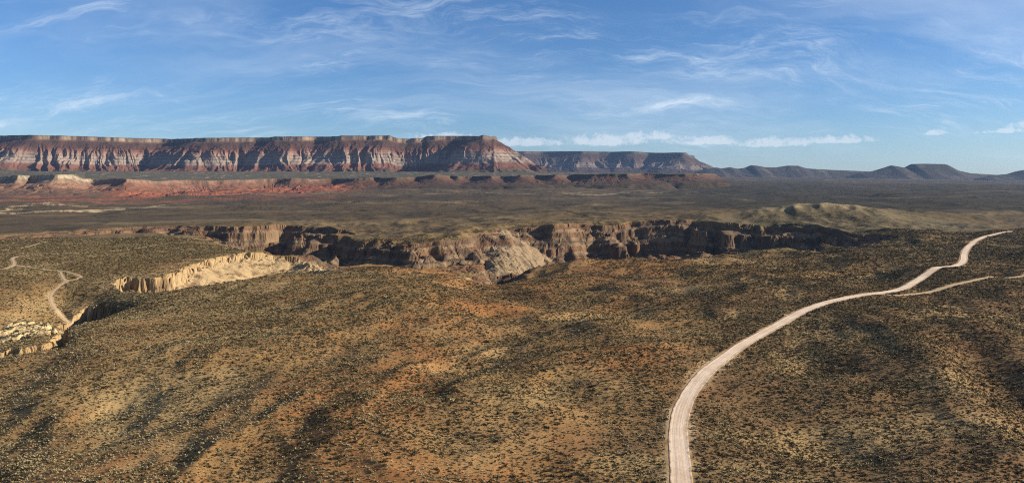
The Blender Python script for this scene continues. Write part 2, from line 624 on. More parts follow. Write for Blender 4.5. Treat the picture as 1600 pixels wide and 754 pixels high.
ROAD_LINE = path_line(ROAD_PX)[::12]
ROADS = {}
for key, pts, wid in (('road', ROAD_PX, 8.4), ('spur', SPUR_PX, 4.6), ('t1', TRACK1_PX, 3.2), ('t2', TRACK2_PX, 2.1),
                      ('t3', TRACK3_PX, 2.4), ('t4', TRACK4_PX, 2.0)):
    ROADS[key] = (path_line(pts), wid)


def canyon_profile(s, hard):
    """drop below the rim at distance s inside it: cliff, bench, cliff, rubble, floor"""
    d = np.interp(s, [-60, -20, 0, 2, 5, 21, 23, 28, 64, 67, 73, 112, 116, 122, 160, 210, 280], [0, 1.5, 5, 8, 17, 24, 29, 43, 60, 66, 80, 95, 99, 109, 118, 126, 130])
    soft = np.interp(s, [-60, 0, 40, 160, 260], [0, 7, 30, 112, 130])
    return d * hard + soft * (1 - hard)


def side_profile(s):
    return np.interp(s, [-25, 0, 2, 5, 9, 50, 105], [0, 1.0, 3, 8, 10, 31, 48])


def pool_profile(s):
    return np.interp(s, [-10, 0, 1.5, 6, 9, 25, 45], [0, 1, 5, 34, 40, 52, 58])


_sp0, _sp1 = on_land(792, 352), None


def ground(x, y, want_colour=False):
    """height of the land at world x, y; colour and plant cover on request"""
    x = np.asarray(x, np.float32)
    y = np.asarray(y, np.float32)
    shp = x.shape
    x, y = x.ravel(), y.ravel()
    r = np.hypot(x, y)
    z = broad(x, y).astype(np.float32)
    far = smooth(r, 2000, 4000)
    n_mid = fbm(x, y, 230, 3, 0.5, 1)
    table = smooth(-x / np.maximum(y, 1), 0.3, 0.42) * smooth(y, 700, 950) * (1 - far)
    ml = (r < 1800) & (x > 0)
    calm = np.ones_like(z)
    if ml.any():
        calm[ml] = 1 - 0.75 * np.exp(-(poly_dist(x[ml], y[ml], ROAD_LINE, closed=False)[0] / 45.0) ** 2)
    pc = on_land(130, 512)
    calm = calm * (1 - 0.9 * np.exp(-((x - pc[0]) / 120) ** 2 - ((y - pc[1]) / 120) ** 2))
    pc = on_land(370, 444)
    calm = calm * (1 - 0.85 * np.exp(-((x - pc[0]) / 170) ** 2 - ((y - pc[1]) / 130) ** 2))
    z += n_mid * (0.2 + 0.8 * calm) * (6.0 - 1.0 * far) * (1 - 0.7 * table)
    gul = ridged(x + 60 * fbm(x, y, 300, 2, 0.5, 9), y, 150, 3, 0.55, 4)
    z += (0.62 - gul) * -(8.0 - 4.0 * far) * (1 - 0.7 * table) * calm
    hk = on_land(1310, 342)
    hkw = np.exp(-(((x - hk[0]) / 300) ** 2 + ((y - hk[1]) / 170) ** 2))
    z += hkw * (ridged(x, y * 0.45, 75, 2, 0.5, 14) - 0.6) * 6
    fp = smooth(r, 2000, 3800)
    z += fbm(x, y, 900, 3, 0.5, 2) * 9.0 * fp
    z += (ridged(x + 150 * fbm(x, y, 700, 2, 0.5, 8), y * 0.6, 420, 3, 0.5, 6) - 0.6) * 16.0 * fp
    z += fbm(x, y, 22, 3, 0.5, 3) * 0.45
    z += fbm(x + 30 * n_mid, y, 105, 2, 0.4, 5) * 5.2 * calm * (1 - table) * (1 - smooth(r, 1300, 2000))
    rimz = z.copy()
    hard_rock = np.zeros_like(z)
    cut = np.zeros_like(z)

    m = (y > 850) & (y < 2350)
    xm, ym = x[m], y[m]
    wx = fbm(xm, ym, 95, 3, 0.5, 11)
    wy = fbm(xm, ym, 95, 3, 0.5, 12)
    s, arc = poly_dist(xm + wx * 22, ym + wy * 22, MAIN_RIM)
    blocky = ridged(xm, ym, 30, 3, 0.6, 21)
    jx, jy = xm + fbm(xm, ym, 20, 2, 0.5, 24) * 4, ym + fbm(xm, ym, 20, 2, 0.5, 25) * 4
    joint = cells(jx, jy, 34, 1) * 20 + cells(jx, jy, 13, 2) * 11 + cells(jx, jy, 6, 3) * 5
    butt = ridged(xm + 40 * wx, ym, 150, 2, 0.45, 27) - 0.62
    s1 = s + ((blocky - 0.6) * 6 + joint * 0.36) * smooth(s, -12, 10) + butt * 85 * smooth(s, -25, 60)
    # softer rubble slopes on the near side and about the spur
    sp_a, sp_b = on_land(785, 352), on_land(745, 372)
    q = np.exp(-(((xm - sp_a[0]) / 95) ** 2 + ((ym - sp_a[1]) / 330) ** 2))
    nearside = smooth(ym, *(0, 1))  # filled below
    mid = np.interp(xm / ym, [-0.9, -0.55, -0.26, -0.22, -0.1, -0.015, 0.05, 0.3, 0.5], [1600, 1720, 1450, 1260, 1290, 1130, 1320, 1450, 1420])
    hard = smooth(ym - mid, -80, 20) * (1 - 0.9 * np.clip(q * 1.6, 0, 1))
    hard = hard * (0.35 + 0.65 * smooth(fbm(xm, ym, 170, 2, 0.5, 28), -0.45, 0.15))
    hard = hard * np.interp(xm / ym, [-0.24, -0.2, -0.06, 0.02, 0.06], [1, 0.55, 0.45, 0.7, 1])
    dep = canyon_profile(s1, hard)
    dep = dep * (1 - hard) + hard * np.maximum(terrace(dep, 9.0, fbm(xm, ym, 200, 2, 0.5, 26) * 0.6, 0.95), 0)
    # shallower towards the head of the canyon
    dep *= np.interp(xm / ym, [-0.9, -0.5, -0.35, 0.35, 0.45, 0.53], [0.25, 0.4, 1, 1, 0.75, 0.4])
    zc = z[m] - dep
    # spur that runs forward from the far rim
    a = np.array([*sp_a, 6.0])
    bpt = np.array([*at_height(772, 438, -62)[:2], -70.0])
    ex, ey = bpt[0] - a[0], bpt[1] - a[1]
    L2 = ex * ex + ey * ey
    t = np.clip(((xm - a[0]) * ex + (ym - a[1]) * ey) / L2, -0.1, 1.3)
    dd = np.hypot(xm - a[0] - t * ex, ym - a[1] - t * ey)
    zr = a[2] + (bpt[2] - a[2]) * t - np.sqrt((dd * 0.50) ** 2 + 36) + 9 + fbm(xm, ym, 40, 4, 0.55, 31) * 3.5 - (ridged(xm * 1.6 + ym * 0.5, ym * 0.25, 26, 2, 0.5, 33)) * 3.0
    inside = s > 4
    on_spur = inside & (zr > zc)
    zc = np.where(on_spur, zr, zc)
    z[m] = zc
    hard_rock[m] = smooth(s1, -4, 3)
    cut[m] = np.maximum(rimz[m] - zc, 0)
    spur_w = np.zeros_like(z)
    spur_w[m] = on_spur

    m = (y > 480) & (y < 1150) & (x < -120)
    xm, ym = x[m], y[m]
    wx, wy = fbm(xm, ym, 40, 3, 0.5, 41), fbm(xm, ym, 40, 3, 0.5, 42)
    rd = (ridged(xm, ym, 16, 2, 0.6, 43) - 0.6) + cells(xm, ym, 9, 5) * 0.9 + cells(xm, ym, 4, 6) * 0.5
    s2, _ = poly_dist(xm + wx * 6, ym + wy * 6, SIDE_RIM)
    d2 = side_profile(s2 + rd * (1.5 + 7 * (1 - smooth(s2, 8, 16))) * smooth(s2, -6, 5))
    d2 = d2 * np.interp(xm / ym, [-0.55, -0.47, -0.43], [2.0, 2.0, 1.0])
    s3, _ = poly_dist(xm + wx * 5, ym + wy * 5, POOL_RIM)
    d3 = pool_profile(s3 + rd * 7 * smooth(s3, -5, 4))
    dmax = np.maximum(d2, d3)
    z[m] = np.minimum(z[m], rimz[m] - dmax)
    hard_rock[m] = np.maximum(hard_rock[m], np.maximum(smooth(s2, -3, 2), smooth(s3, -3, 2)))
    cut[m] = np.maximum(cut[m], dmax)
    pale = np.zeros_like(z)
    pale[m] = np.maximum(smooth(s2, -30, 6), smooth(s3, -12, 4))

    oc = on_land(36, 520)
    outcrop = smooth(np.exp(-(((x - oc[0]) / 34) ** 2 + ((y - oc[1]) / 40) ** 2)) + 0.25 * n_mid, 0.25, 0.6)
    z += outcrop * (1 - smooth(cut, 1, 10)) * (cells(x, y, 14, 7) * 3 + cells(x, y, 5, 8) * 1.6 + fbm(x, y, 16, 3, 0.6, 79) * 2.5 + 2)
    # graded ways: bench the ground and keep it a little below the road surface
    roadd = np.full_like(z, 1e3)
    for key, (ln, w) in ROADS.items():
        bb = 14.0
        m = (x > ln[:, 0].min() - bb) & (x < ln[:, 0].max() + bb) & (y > ln[:, 1].min() - bb) & (y < ln[:, 1].max() + bb)
        if not m.any():
            continue
        d, arc = poly_dist(x[m], y[m], ln[::2] if len(ln) > 40 else ln, closed=False)
        lvl = road_level(key, arc, ln)
        k = 1 - smooth(d, w * 0.5 + 0.6, w * 0.5 + 7)
        zz = z[m] * (1 - k) + (lvl - 0.05) * k
        zz = zz - 0.55 * (1 - smooth(d, w * 0.5 - 1.6, w * 0.5 - 0.5))
        z[m] = zz
        roadd[m] = np.minimum(roadd[m], d - w * 0.5)
    if not want_colour:
        return z.reshape(shp), cut.reshape(shp), roadd.reshape(shp)

    # --- what the ground is made of
    tanx = x / np.maximum(y, 1)
    tan_c = np.array([0.375, 0.212, 0.082])
    red_c = np.array([0.42, 0.165, 0.052])
    pale_c = np.array([0.490, 0.345, 0.155])
    brown_c = np.array([0.185, 0.112, 0.056])
    olive_c = np.array([0.165, 0.122, 0.056])
    n1 = fbm(x, y, 170, 4, 0.55, 51)
    n2 = fbm(x, y, 60, 4, 0.55, 52)
    n3 = fbm(x, y, 420, 3, 0.5, 53)
    c = np.tile(tan_c, (len(x), 1))
    wash = smooth(0.52 - gul, 0.0, 0.22)
    redw = smooth(n1 * 0.6 + n2 * 0.35 + 0.62 * np.exp(-((tanx + 0.02) / 0.26) ** 2) - 0.12, 0.0, 0.6) * (1 - smooth(r, 1100, 1700))
    c = mixc(c, red_c, redw * 0.65)
    palew = smooth(n2 * 0.6 - n1 * 0.4 + 0.3 * smooth(-tanx, 0.2, 0.6), 0.12, 0.62)
    c = mixc(c, pale_c, palew * 0.38)
    bw = smooth(n3 + n1 * 0.5 + 0.55 * smooth(tanx, 0.12, 0.4) * (1 - smooth(r, 900, 1500)), 0.15, 0.8)
    c = mixc(c, brown_c, bw * 0.65)
    c = mixc(c * 0.70, olive_c * 0.92, smooth(r, 800, 1400) * 0.6)
    c = mixc(c, pale_c, wash * 0.35 * (1 - smooth(r, 1200, 1600)))
    # far plain: dull scrub, drab straw patches and a few bare washes
    fplain = smooth(r, 1500, 2300)
    st = smooth(fbm(x * 0.35, y, 260, 4, 0.55, 61), 0.1, 0.7)
    plain_c = mixc(np.tile([0.085, 0.060, 0.032], (len(x), 1)), [0.20, 0.145, 0.070], st * 0.65)
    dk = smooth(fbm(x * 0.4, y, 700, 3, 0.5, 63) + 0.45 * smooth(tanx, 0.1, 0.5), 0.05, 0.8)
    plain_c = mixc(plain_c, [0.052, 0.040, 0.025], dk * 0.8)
    cloud_shade = smooth(tanx + 0.10 * n3 + 0.05 * n1, 0.14, 0.30) * smooth(r + 250 * n1, 2350, 2700) * (1 - smooth(r + 500 * n3, 6500, 9000) * 0.7)
    cloud_shade = cloud_shade * (1 - 0.8 * smooth(fbm(x * 0.3, y, 330, 3, 0.5, 66), 0.28, 0.6))
    plain_c = mixc(plain_c, [0.020, 0.018, 0.013], cloud_shade * 0.95)    # cloud shadow painted into the plain as dark scrub colour
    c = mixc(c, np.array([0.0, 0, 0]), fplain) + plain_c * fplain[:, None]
    hc = on_land(1310, 342)
    knoll = np.exp(-(((x - hc[0]) / 330) ** 2 + ((y - hc[1]) / 190) ** 2))
    c = mixc(c, [0.140, 0.110, 0.058], smooth(knoll, 0.2, 0.6) * 0.8)
    # bare sandy flats and washes in the basin below the red bluffs
    for (pxa, pya, pxb, pyb, wd, k) in ((-120, 336, 140, 330, 22, .9), (140, 330, 260, 321, 40, .75), (0, 331, 60, 318, 14, .9), (60, 318, 150, 322, 14, .7),
                                        (200, 324, 300, 317, 45, .6), (880, 304, 1040, 300, 40, .6), (700, 305, 900, 301, 30, .35), (1180, 329, 1330, 324, 20, .35)):
        ln = np.array([on_land(pxa, pya), on_land(pxb, pyb)])
        m = (x > ln[:, 0].min() - 200) & (x < ln[:, 0].max() + 200) & (y > ln[:, 1].min() - 300) & (y < ln[:, 1].max() + 300)
        d, _ = poly_dist(x[m] + 50 * n1[m], y[m] + 60 * n2[m], ln, closed=False)
        w = np.zeros_like(x)
        w[m] = (1 - smooth(d, wd * 0.4, wd * 1.5)) * k
        c = mixc(c, [0.50, 0.37, 0.20], w)
    # reddish soil towards the foot of the bluffs
    rw = smooth(r, 3600, 4500) * (1 - smooth(tanx, -0.3, -0.16)) * smooth(n3 + 0.4 * n1, -0.5, 0.5)
    c = mixc(c, [0.25, 0.09, 0.05], rw * 0.75)
    # canyon rock: buff and rust-red beds with dark weathered faces; thin dark lines paint in ledge recess shade
    bed = rimz - z + fbm(x, y, 90, 2, 0.5, 71) * 3
    rock = ramp(np.mod(bed, 47.0) / 47.0, [(0, (0.37, 0.27, 0.165)), (.10, (0.34, 0.23, 0.14)), (.13, (0.13, 0.08, 0.055)), (.17, (0.31, 0.19, 0.115)), (.30, (0.22, 0.12, 0.075)), (.33, (0.36, 0.265, 0.165)),
                                            (.46, (0.31, 0.225, 0.145)), (.50, (0.12, 0.075, 0.05)), (.54, (0.27, 0.165, 0.10)), (.68, (0.24, 0.145, 0.09)), (.71, (0.38, 0.285, 0.185)), (.84, (0.32, 0.235, 0.15)), (.88, (0.14, 0.088, 0.06)), (.92, (0.33, 0.24, 0.15)), (1, (0.37, 0.27, 0.165))])
    dark = smooth(fbm(x, y, 18, 3, 0.6, 72) + 0.5 * fbm(x, y, 70, 2, 0.5, 73), -0.15, 0.55)
    rock = mixc(rock * np.array([0.57, 0.525, 0.475]), [0.075, 0.052, 0.037], dark * 0.75)
    rw = hard_rock * smooth(cut, 1.0, 8.0)
    palerock = mixc(np.tile([0.34, 0.24, 0.125], (len(x), 1)), [0.18, 0.115, 0.06], smooth(fbm(x, y, 14, 3, 0.6, 74), 0.0, 0.6))
    rock = mixc(rock, palerock, pale)
    c = mixc(c, rock, rw)
    c = mixc(c, [0.36, 0.255, 0.13], pale * (1 - rw) * 0.6)
    c = mixc(c, mixc(np.tile([0.52, 0.39, 0.20], (len(x), 1)), [0.28, 0.18, 0.09], smooth(n2 + fbm(x, y, 9, 3, .6, 77), -0.1, 0.9)), outcrop)
    c = mixc(c, mixc(np.tile([0.25, 0.18, 0.105], (len(x), 1)), [0.12, 0.08, 0.05], smooth(fbm(x, y, 50, 3, 0.55, 75), 0, 0.7)), spur_w * 0.9)
    # scuffed bare verge
    c = mixc(c, [0.46, 0.32, 0.18], (1 - smooth(roadd + 2.5 * n2 + 2.0 * fbm(x, y, 12, 2, 0.5, 78), 0.0, 4.0)) * 0.75)
    cover = smooth(r, 950, 1500) * (0.62 - 0.16 * fplain + 0.30 * fplain * n1 + 0.3 * cloud_shade)
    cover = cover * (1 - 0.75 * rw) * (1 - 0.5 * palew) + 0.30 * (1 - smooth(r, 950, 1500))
    cover = np.where(roadd < 2, 0, cover)
    return z.reshape(shp), cut.reshape(shp), roadd.reshape(shp), c.reshape(*shp, 3), cover.reshape(shp)


ROAD_Z = {}


def road_level(key, arc, ln):
    zz = ROAD_Z[key]
    d = np.concatenate([[0], np.cumsum(np.hypot(*np.diff(ln, axis=0).T))])
    return np.interp(arc, d, zz).astype(np.float32)


_R = ROADS
ROADS = {}
for key, (ln, w) in _R.items():            # the ways follow the smoothed natural ground
    z, _, _ = ground(ln[:, 0], ln[:, 1])
    k = 9
    zp = np.pad(z, k, mode='edge')
    ROAD_Z[key] = np.convolve(zp, np.ones(2 * k + 1) / (2 * k + 1), 'valid')
ROADS = _R

# --- the ground sheet: fine near cliffs, coarse on the plain
tan_cols = np.concatenate([np.linspace(-1.05, -0.745, 60, endpoint=False), np.linspace(-0.745, 0.745, 1000), np.linspace(0.745, 1.05, 61)[1:]])
ROWS = 940
cc = np.linspace(-1.05, 1.05, 180)
ys = np.geomspace(150, 22000, 900)
XX, YY = cc[None, :] * ys[:, None], np.broadcast_to(ys[:, None], (900, 180))
dens = np.broadcast_to((1.0 / (0.0042 * ys) * np.interp(ys, [150, 230, 900, 2300, 3000, 22000], [0.5, 1, 1, 0.8, 0.35, 0.22]))[:, None], (900, 180)).copy()
m = (YY > 850) & (YY < 2350)
sd, _ = poly_dist(XX[m], YY[m], MAIN_RIM)
w = np.zeros_like(XX)
w[m] = smooth(sd, -35, -5) * (0.5 + 0.5 * (1 - smooth(sd, 110, 220)))
m = (YY > 480) & (YY < 1150) & (XX < -120)
sd2 = np.maximum(poly_dist(XX[m], YY[m], SIDE_RIM)[0], poly_dist(XX[m], YY[m], POOL_RIM)[0])
w2 = np.zeros_like(XX)
w2[m] = smooth(sd2, -12, -2)
dens = dens + w * 0.62 + w2 * 0.8
ker = np.ones(9) / 9
dens = np.apply_along_axis(lambda v: np.convolve(np.pad(v, 4, mode='edge'), ker, 'valid'), 1, dens)
cum = np.concatenate([np.zeros((1, 180)), np.cumsum((dens[1:] + dens[:-1]) * 0.5 * np.diff(ys)[:, None], 0)])
cum /= cum[-1]
tq = np.linspace(0, 1, ROWS)
rows_c = np.stack([np.interp(tq, cum[:, i], ys) for i in range(180)], 1)
GY = np.stack([np.interp(tan_cols, cc, rows_c[i]) for i in range(ROWS)], 0)
GX = tan_cols[None, :] * GY
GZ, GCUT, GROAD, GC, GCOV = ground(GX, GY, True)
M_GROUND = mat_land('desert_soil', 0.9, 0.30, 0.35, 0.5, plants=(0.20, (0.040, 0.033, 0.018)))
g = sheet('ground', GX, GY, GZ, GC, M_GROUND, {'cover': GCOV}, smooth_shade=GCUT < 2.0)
tag(g, 'rolling orange desert ground cut by a deep rocky canyon', 'ground', kind='structure')


# ------------------------------------------------------------------ roads
def way(key, name, label, mat, lift=0.0, berm=0.16):
    ln, w = ROADS[key]
    z = ROAD_Z[key]
    t = np.gradient(ln, axis=0)
    t /= np.linalg.norm(t, axis=1)[:, None]
    nrm = np.stack([t[:, 1], -t[:, 0]], 1)
    # offsets across: sunk edge, low grader berm, crowned surface, berm, sunk edge
    a = np.array([-0.62, -0.53, -0.49, -0.44, -0.25, 0, 0.25, 0.44, 0.49, 0.53, 0.62])
    h = np.array([-0.7, 0.02, berm, 0.05, 0.10, 0.14, 0.10, 0.05, berm, 0.02, -0.7])
    s = np.arange(len(ln)) * 3.0
    wob = 1 + 0.09 * perlin(s / 37.0, s * 0 + 3.3) + 0.07 * perlin(s / 9.0, s * 0 + 8.1)
    X = ln[:, :1] + nrm[:, :1] * a[None, :] * w * wob[:, None]
    Y = ln[:, 1:] + nrm[:, 1:] * a[None, :] * w * wob[:, None]
    Z = z[:, None] + h[None, :] + lift
    ac = np.broadcast_to(a[None, :], X.shape)
    al = np.broadcast_to(s[:, None], X.shape)
    o = sheet(name, X, Y, Z, None, mat, {'across': ac, 'along': al})
    return tag(o, label, 'road', kind='structure')


M_ROAD = mat_gravel('road_gravel', (0.52, 0.37, 0.25), (0.76, 0.61, 0.455))
M_TRACK = mat_gravel('track_dirt', (0.36, 0.26, 0.15), (0.50, 0.38, 0.235))
way('road', 'road', 'wide pale graded gravel road curving across the desert', M_ROAD)
way('spur', 'side_road', 'narrow dirt road branching off the gravel road', M_TRACK, 0.02, 0.12)
way('t1', 'track', 'thin sandy track crossing the flat table land', M_TRACK, 0.05, 0.1)
way('t2', 'track', 'sandy track winding down beside the shadowed gorge', M_TRACK, 0.07, 0.1)
way('t3', 'track', 'short sandy link closing the track loop above the gorge', M_TRACK, 0.09, 0.1)
way('t4', 'track', 'faint straight track by the far canyon rim', M_TRACK, 0.05, 0.1)


# ------------------------------------------------------------------ mesas, bluffs and buttes
def fine_grid(t0, t1, ncol, y_of, nrow):
    """columns of sight lines, rows from y_of(t) near to far"""
    t = np.linspace(t0, t1, ncol)
    yy = y_of(t)                    # [nkey, ncol] distances that rows are spread between
    k = np.linspace(0, 1, nrow)
    kk = np.linspace(0, 1, yy.shape[0])
    Y = np.stack([np.interp(k, kk, yy[:, i]) for i in range(ncol)], 1)
    return t[None, :] * Y, Y


def top_outline(pts, back):
    """front rim given as (x, distance) pairs, closed far behind"""
    p = [((px - 800) / F * Y, Y) for px, Y in pts]
    p = list(chaikin(np.array(p), 2))
    for px, Y in back:
        p.append(np.array(((px - 800) / F * Y, Y)))
    return np.array(p)


def adaptive_rows(cols, ylo, yhi, poly, reach, nrow, inner=60, fill=0.15):
    """rows gathered on the slope in front of a rim"""
    cc = np.linspace(cols[0], cols[-1], 160)
    ys = np.linspace(ylo, yhi, 500)
    XX, YY = cc[None, :] * ys[:, None], np.broadcast_to(ys[:, None], (500, 160))
    sd, _ = poly_dist(XX, YY, poly)
    d = fill + smooth(sd, -reach, -reach * 0.75) * (1 - smooth(sd, inner, inner * 2))
    ker = np.ones(5) / 5
    d = np.apply_along_axis(lambda v: np.convolve(np.pad(v, 2, mode='edge'), ker, 'valid'), 1, d)
    cum = np.concatenate([np.zeros((1, 160)), np.cumsum(d[1:], 0)])
    cum /= cum[-1]
    q = np.linspace(0, 1, nrow)
    rc = np.stack([np.interp(q, cum[:, i], ys) for i in range(160)], 1)
    Y = np.stack([np.interp(cols, cc, rc[i]) for i in range(nrow)], 0)
    return cols[None, :] * Y, Y


def mesa_surface(X, Y, poly, topz, drop, prof, gully, wl, seed, warp=60, warp_wl=420):
    """flat top with a stepped, gullied flank that falls outward from the rim"""
    x, y = X.ravel().astype(np.float32), Y.ravel().astype(np.float32)
    wx, wy = fbm(x, y, warp_wl, 3, 0.5, seed), fbm(x, y, warp_wl, 3, 0.5, seed + 1)
    s, arc = poly_dist(x + wx * warp, y + wy * warp, poly)
    out = np.maximum(-s, 0)
    u = arc + 0.20 * (x * 0.8 + y * 0.6) + 25 * fbm(x, y, 160, 2, 0.5, seed + 2)
    r1 = ridged(u, out * 0.18, wl, 2, 0.5, seed + 3)
    r2 = ridged(u, out * 0.35, wl * 0.36, 2, 0.55, seed + 4)
    gz = gully(out)
    o2 = out + (0.62 - r1) * gz[0] + (0.6 - r2) * gz[1]
    o2 = np.where(s > 0, -s, np.maximum(o2, out * 0.25))
    z = topz(x, y) - np.interp(o2, prof[0], prof[1]) * drop
    z += fbm(x, y, 60, 3, 0.5, seed + 5) * 3.0 * smooth(out, 5, 60)
    return z.reshape(X.shape), s.reshape(X.shape), o2.reshape(X.shape), np.interp(o2, prof[0], prof[1]).reshape(X.shape)


def tan_of(px):
    return (px - 800) / F


# --- the long red and white banded mesa
MESA_RIM = top_outline([(-330, 9800), (-220, 10000), (-120, 9600), (-60, 9900), (0, 9850), (30, 9450), (52, 9250), (85, 9350), (150, 9550), (215, 9750), (262, 10000),
                        (285, 9800), (318, 9450), (340, 9480), (380, 9600), (415, 9640), (436, 9450), (470, 9480), (500, 9620), (522, 9440), (560, 9480), (600, 9500), (625, 9620),
                        (665, 9640), (690, 9600), (715, 9650), (735, 9450), (752, 9120), (762, 9150), (768, 9450), (772, 10000)],
                       [(775, 11500), (-330, 12500)])
MESA_PROF = (np.array([-400, -6, 0, 12, 22, 60, 240, 262, 330, 420, 520, 640, 900, 1500]),
             np.array([0, 0.0, 0.01, 0.11, 0.12, 0.16, 0.37, 0.415, 0.60, 0.74, 0.86, 0.96, 1.06, 1.25]))


def mesa_gully(o):
    return smooth(o, 110, 420) * 150 + smooth(o, 10, 80) * 10, smooth(o, 60, 300) * 42 + 4


_q = MESA_RIM[:-2]
_mp, _my = _q[:, 0] / _q[:, 1] * F + 800, _q[:, 1]
_mp = np.maximum.accumulate(_mp)


def mesa_top(x, y):
    p = x / y * F + 800
    yy = np.interp(p, [-330, 0, 50, 110, 200, 270, 330, 425, 432, 530, 536, 610, 622, 640, 662, 668, 750, 757, 764, 775], [214, 213, 211.5, 213, 216, 217.5, 216, 215.5, 214, 214, 212.5, 212.5, 217, 217.5, 216.5, 213.5, 212.5, 211, 212, 215])
    yr = np.interp(p, _mp, _my)
    return CAM_Z + (280 - yy) / F * yr + fbm(x, y, 90, 2, 0.5, 88) * 2 + fbm(x, y, 35, 2, 0.5, 89) * 2


def strata(frac, jit, stops):
    return ramp(frac + jit, stops)


MESA_STOPS = [(-.01, (0.105, 0.085, 0.055)), (0.0, (0.13, 0.10, 0.07)), (0.02, (0.37, 0.27, 0.18)), (0.09, (0.40, 0.29, 0.19)), (0.125, (0.20, 0.105, 0.070)), (0.15, (0.145, 0.078, 0.054)),
              (0.25, (0.135, 0.066, 0.046)), (0.34, (0.165, 0.070, 0.048)), (0.37, (0.25, 0.115, 0.078)), (0.40, (0.20, 0.09, 0.066)), (0.43, (0.31, 0.18, 0.125)), (0.46, (0.27, 0.15, 0.108)), (0.49, (0.38, 0.27, 0.21)),
              (0.53, (0.21, 0.125, 0.09)), (0.57, (0.45, 0.36, 0.285)), (0.61, (0.25, 0.17, 0.13)), (0.65, (0.44, 0.36, 0.285)), (0.69, (0.28, 0.19, 0.145)), (0.725, (0.43, 0.35, 0.275)), (0.755, (0.34, 0.23, 0.175)), (0.78, (0.24, 0.115, 0.08)),
              (0.86, (0.23, 0.10, 0.068)), (0.93, (0.17, 0.088, 0.06)), (0.98, (0.115, 0.088, 0.055)), (1.2, (0.10, 0.08, 0.05))]

cols = np.linspace(tan_of(-140), tan_of(905), 760)
X, Y = adaptive_rows(cols, 7900, 10600, MESA_RIM, 800, 240, 80, 0.2)
Z, s, o2, fr = mesa_surface(X, Y, MESA_RIM, mesa_top, 480.0, MESA_PROF, mesa_gully, 165, 100)
pm = X / Y * F + 800
wt = smooth(pm, 722, 792)
fr2 = (1 - wt) * fr + wt * np.interp(o2, [-400, 0, 10, 18, 360, 700, 1500], [0, 0.01, 0.09, 0.11, 0.56, 1.0, 1.45])
Z = Z - (fr2 - fr) * 480.0
fr = fr2
jit = fbm(X.ravel(), Y.ravel(), 300, 3, 0.5, 131).reshape(X.shape) * 0.010
c = strata(fr, jit, MESA_STOPS)
cap = smooth(0.14 - fr, 0, 0.02) * smooth(fbm(X.ravel() * 1.0, Y.ravel() * 0.15, 70, 4, 0.65, 134).reshape(X.shape), -0.25, 0.35)
c = mixc(c, [0.11, 0.07, 0.05], cap * 0.8)
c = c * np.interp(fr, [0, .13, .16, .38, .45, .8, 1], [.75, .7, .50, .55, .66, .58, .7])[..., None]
scrub = smooth(fbm(X.ravel(), Y.ravel(), 55, 4, 0.65, 133).reshape(X.shape), 0.05, 0.45)
scrub = scrub * np.interp(fr, [0, 0.12, 0.16, 0.34, 0.40, 0.5, 0.85, 1.0], [0.6, 0.1, 0.75, 0.65, 0.3, 0.08, 0.25, 0.9])
c = mixc(c, [0.055, 0.050, 0.032], scrub)
M_MESA = mat_land('mesa_rock', 0.045, 0.28, 0.05, 5.0)
mo = sheet('mesa', X, Y, Z, c, M_MESA, smooth_shade=False)
tag(mo, 'long flat-topped mesa with red and white banded gullied flanks', 'mesa', kind='structure')

# --- the farther mesa, blue with distance
FM_RIM = top_outline([(560, 17500), (740, 17300), (800, 17000), (850, 17500), (900, 16900), (950, 17400), (985, 16900), (1010, 17300), (1040, 16700), (1062, 16400), (1070, 16600), (1074, 17400)],
                     [(1085, 20000), (560, 20500)])
FM_PROF = (np.array([-800, -6, 0, 16, 30, 90, 360, 560, 900, 1300, 2500]), np.array([0, 0, .01, .12, .13, .2, .5, .75, .95, 1.05, 1.25]))
cols = np.linspace(tan_of(770), tan_of(1150), 330)
X, Y = adaptive_rows(cols, 14800, 18500, FM_RIM, 1300, 130, 100, 0.2)


def fm_top(x, y):
    p = x / y * F + 800
    yy = np.interp(p, [560, 800, 860, 900, 985, 1000, 1040, 1070, 1085], [237, 236.5, 236, 236.5, 237, 237.5, 239.5, 240, 241])
    return CAM_Z + (280 - yy) / F * 17000


Z, s, o2, fr = mesa_surface(X, Y, FM_RIM, fm_top, 500.0, FM_PROF, lambda o: (smooth(o, 60, 500) * 220, smooth(o, 40, 500) * 80), 300, 160, 120, 800)
c = strata(fr, 0.0, MESA_STOPS)
c = mixc(c * 0.48, [0.034, 0.029, 0.024], np.full(fr.shape, 0.6) * (1 - 0.6 * smooth(fr, 0.5, 0.6) * (1 - smooth(fr, 0.74, 0.8))))
o = sheet('mesa', X, Y, Z, c, mat_land('far_mesa_rock', 0.03, 0.28, 0.03, 6.0), smooth_shade=False)
tag(o, 'far bluish mesa showing behind the banded mesa', 'mesa', kind='structure')

# --- the low red bluffs and the bench they carry
BENCH_RIM = top_outline([(-330, 5200), (-200, 5300), (-100, 5050), (-40, 5250), (0, 5300), (28, 5050), (40, 5250), (52, 5330), (66, 5080), (90, 5020), (112, 5080), (124, 5330), (138, 5560),
                         (160, 5480), (185, 5160), (200, 5080), (225, 5250), (250, 5480), (300, 5650), (360, 5800), (400, 6000), (440, 6100), (470, 6000), (500, 6150), (530, 6250), (545, 6080), (575, 6050), (582, 6250), (600, 6080), (632, 6060), (650, 6350),
                         (668, 6150), (685, 6100), (700, 6500), (712, 6350), (728, 6600), (745, 6550), (760, 6150), (772, 6130), (780, 6500), (812, 6150), (822, 6100), (835, 6550), (850, 6450), (868, 6150), (880, 6500), (900, 6450), (925, 6200), (960, 6200),
                         (985, 6150), (1000, 6480), (1030, 6450), (1065, 6300), (1090, 6350), (1098, 6700)],
                        [(1110, 7600), (1120, 12500), (-330, 12500)])
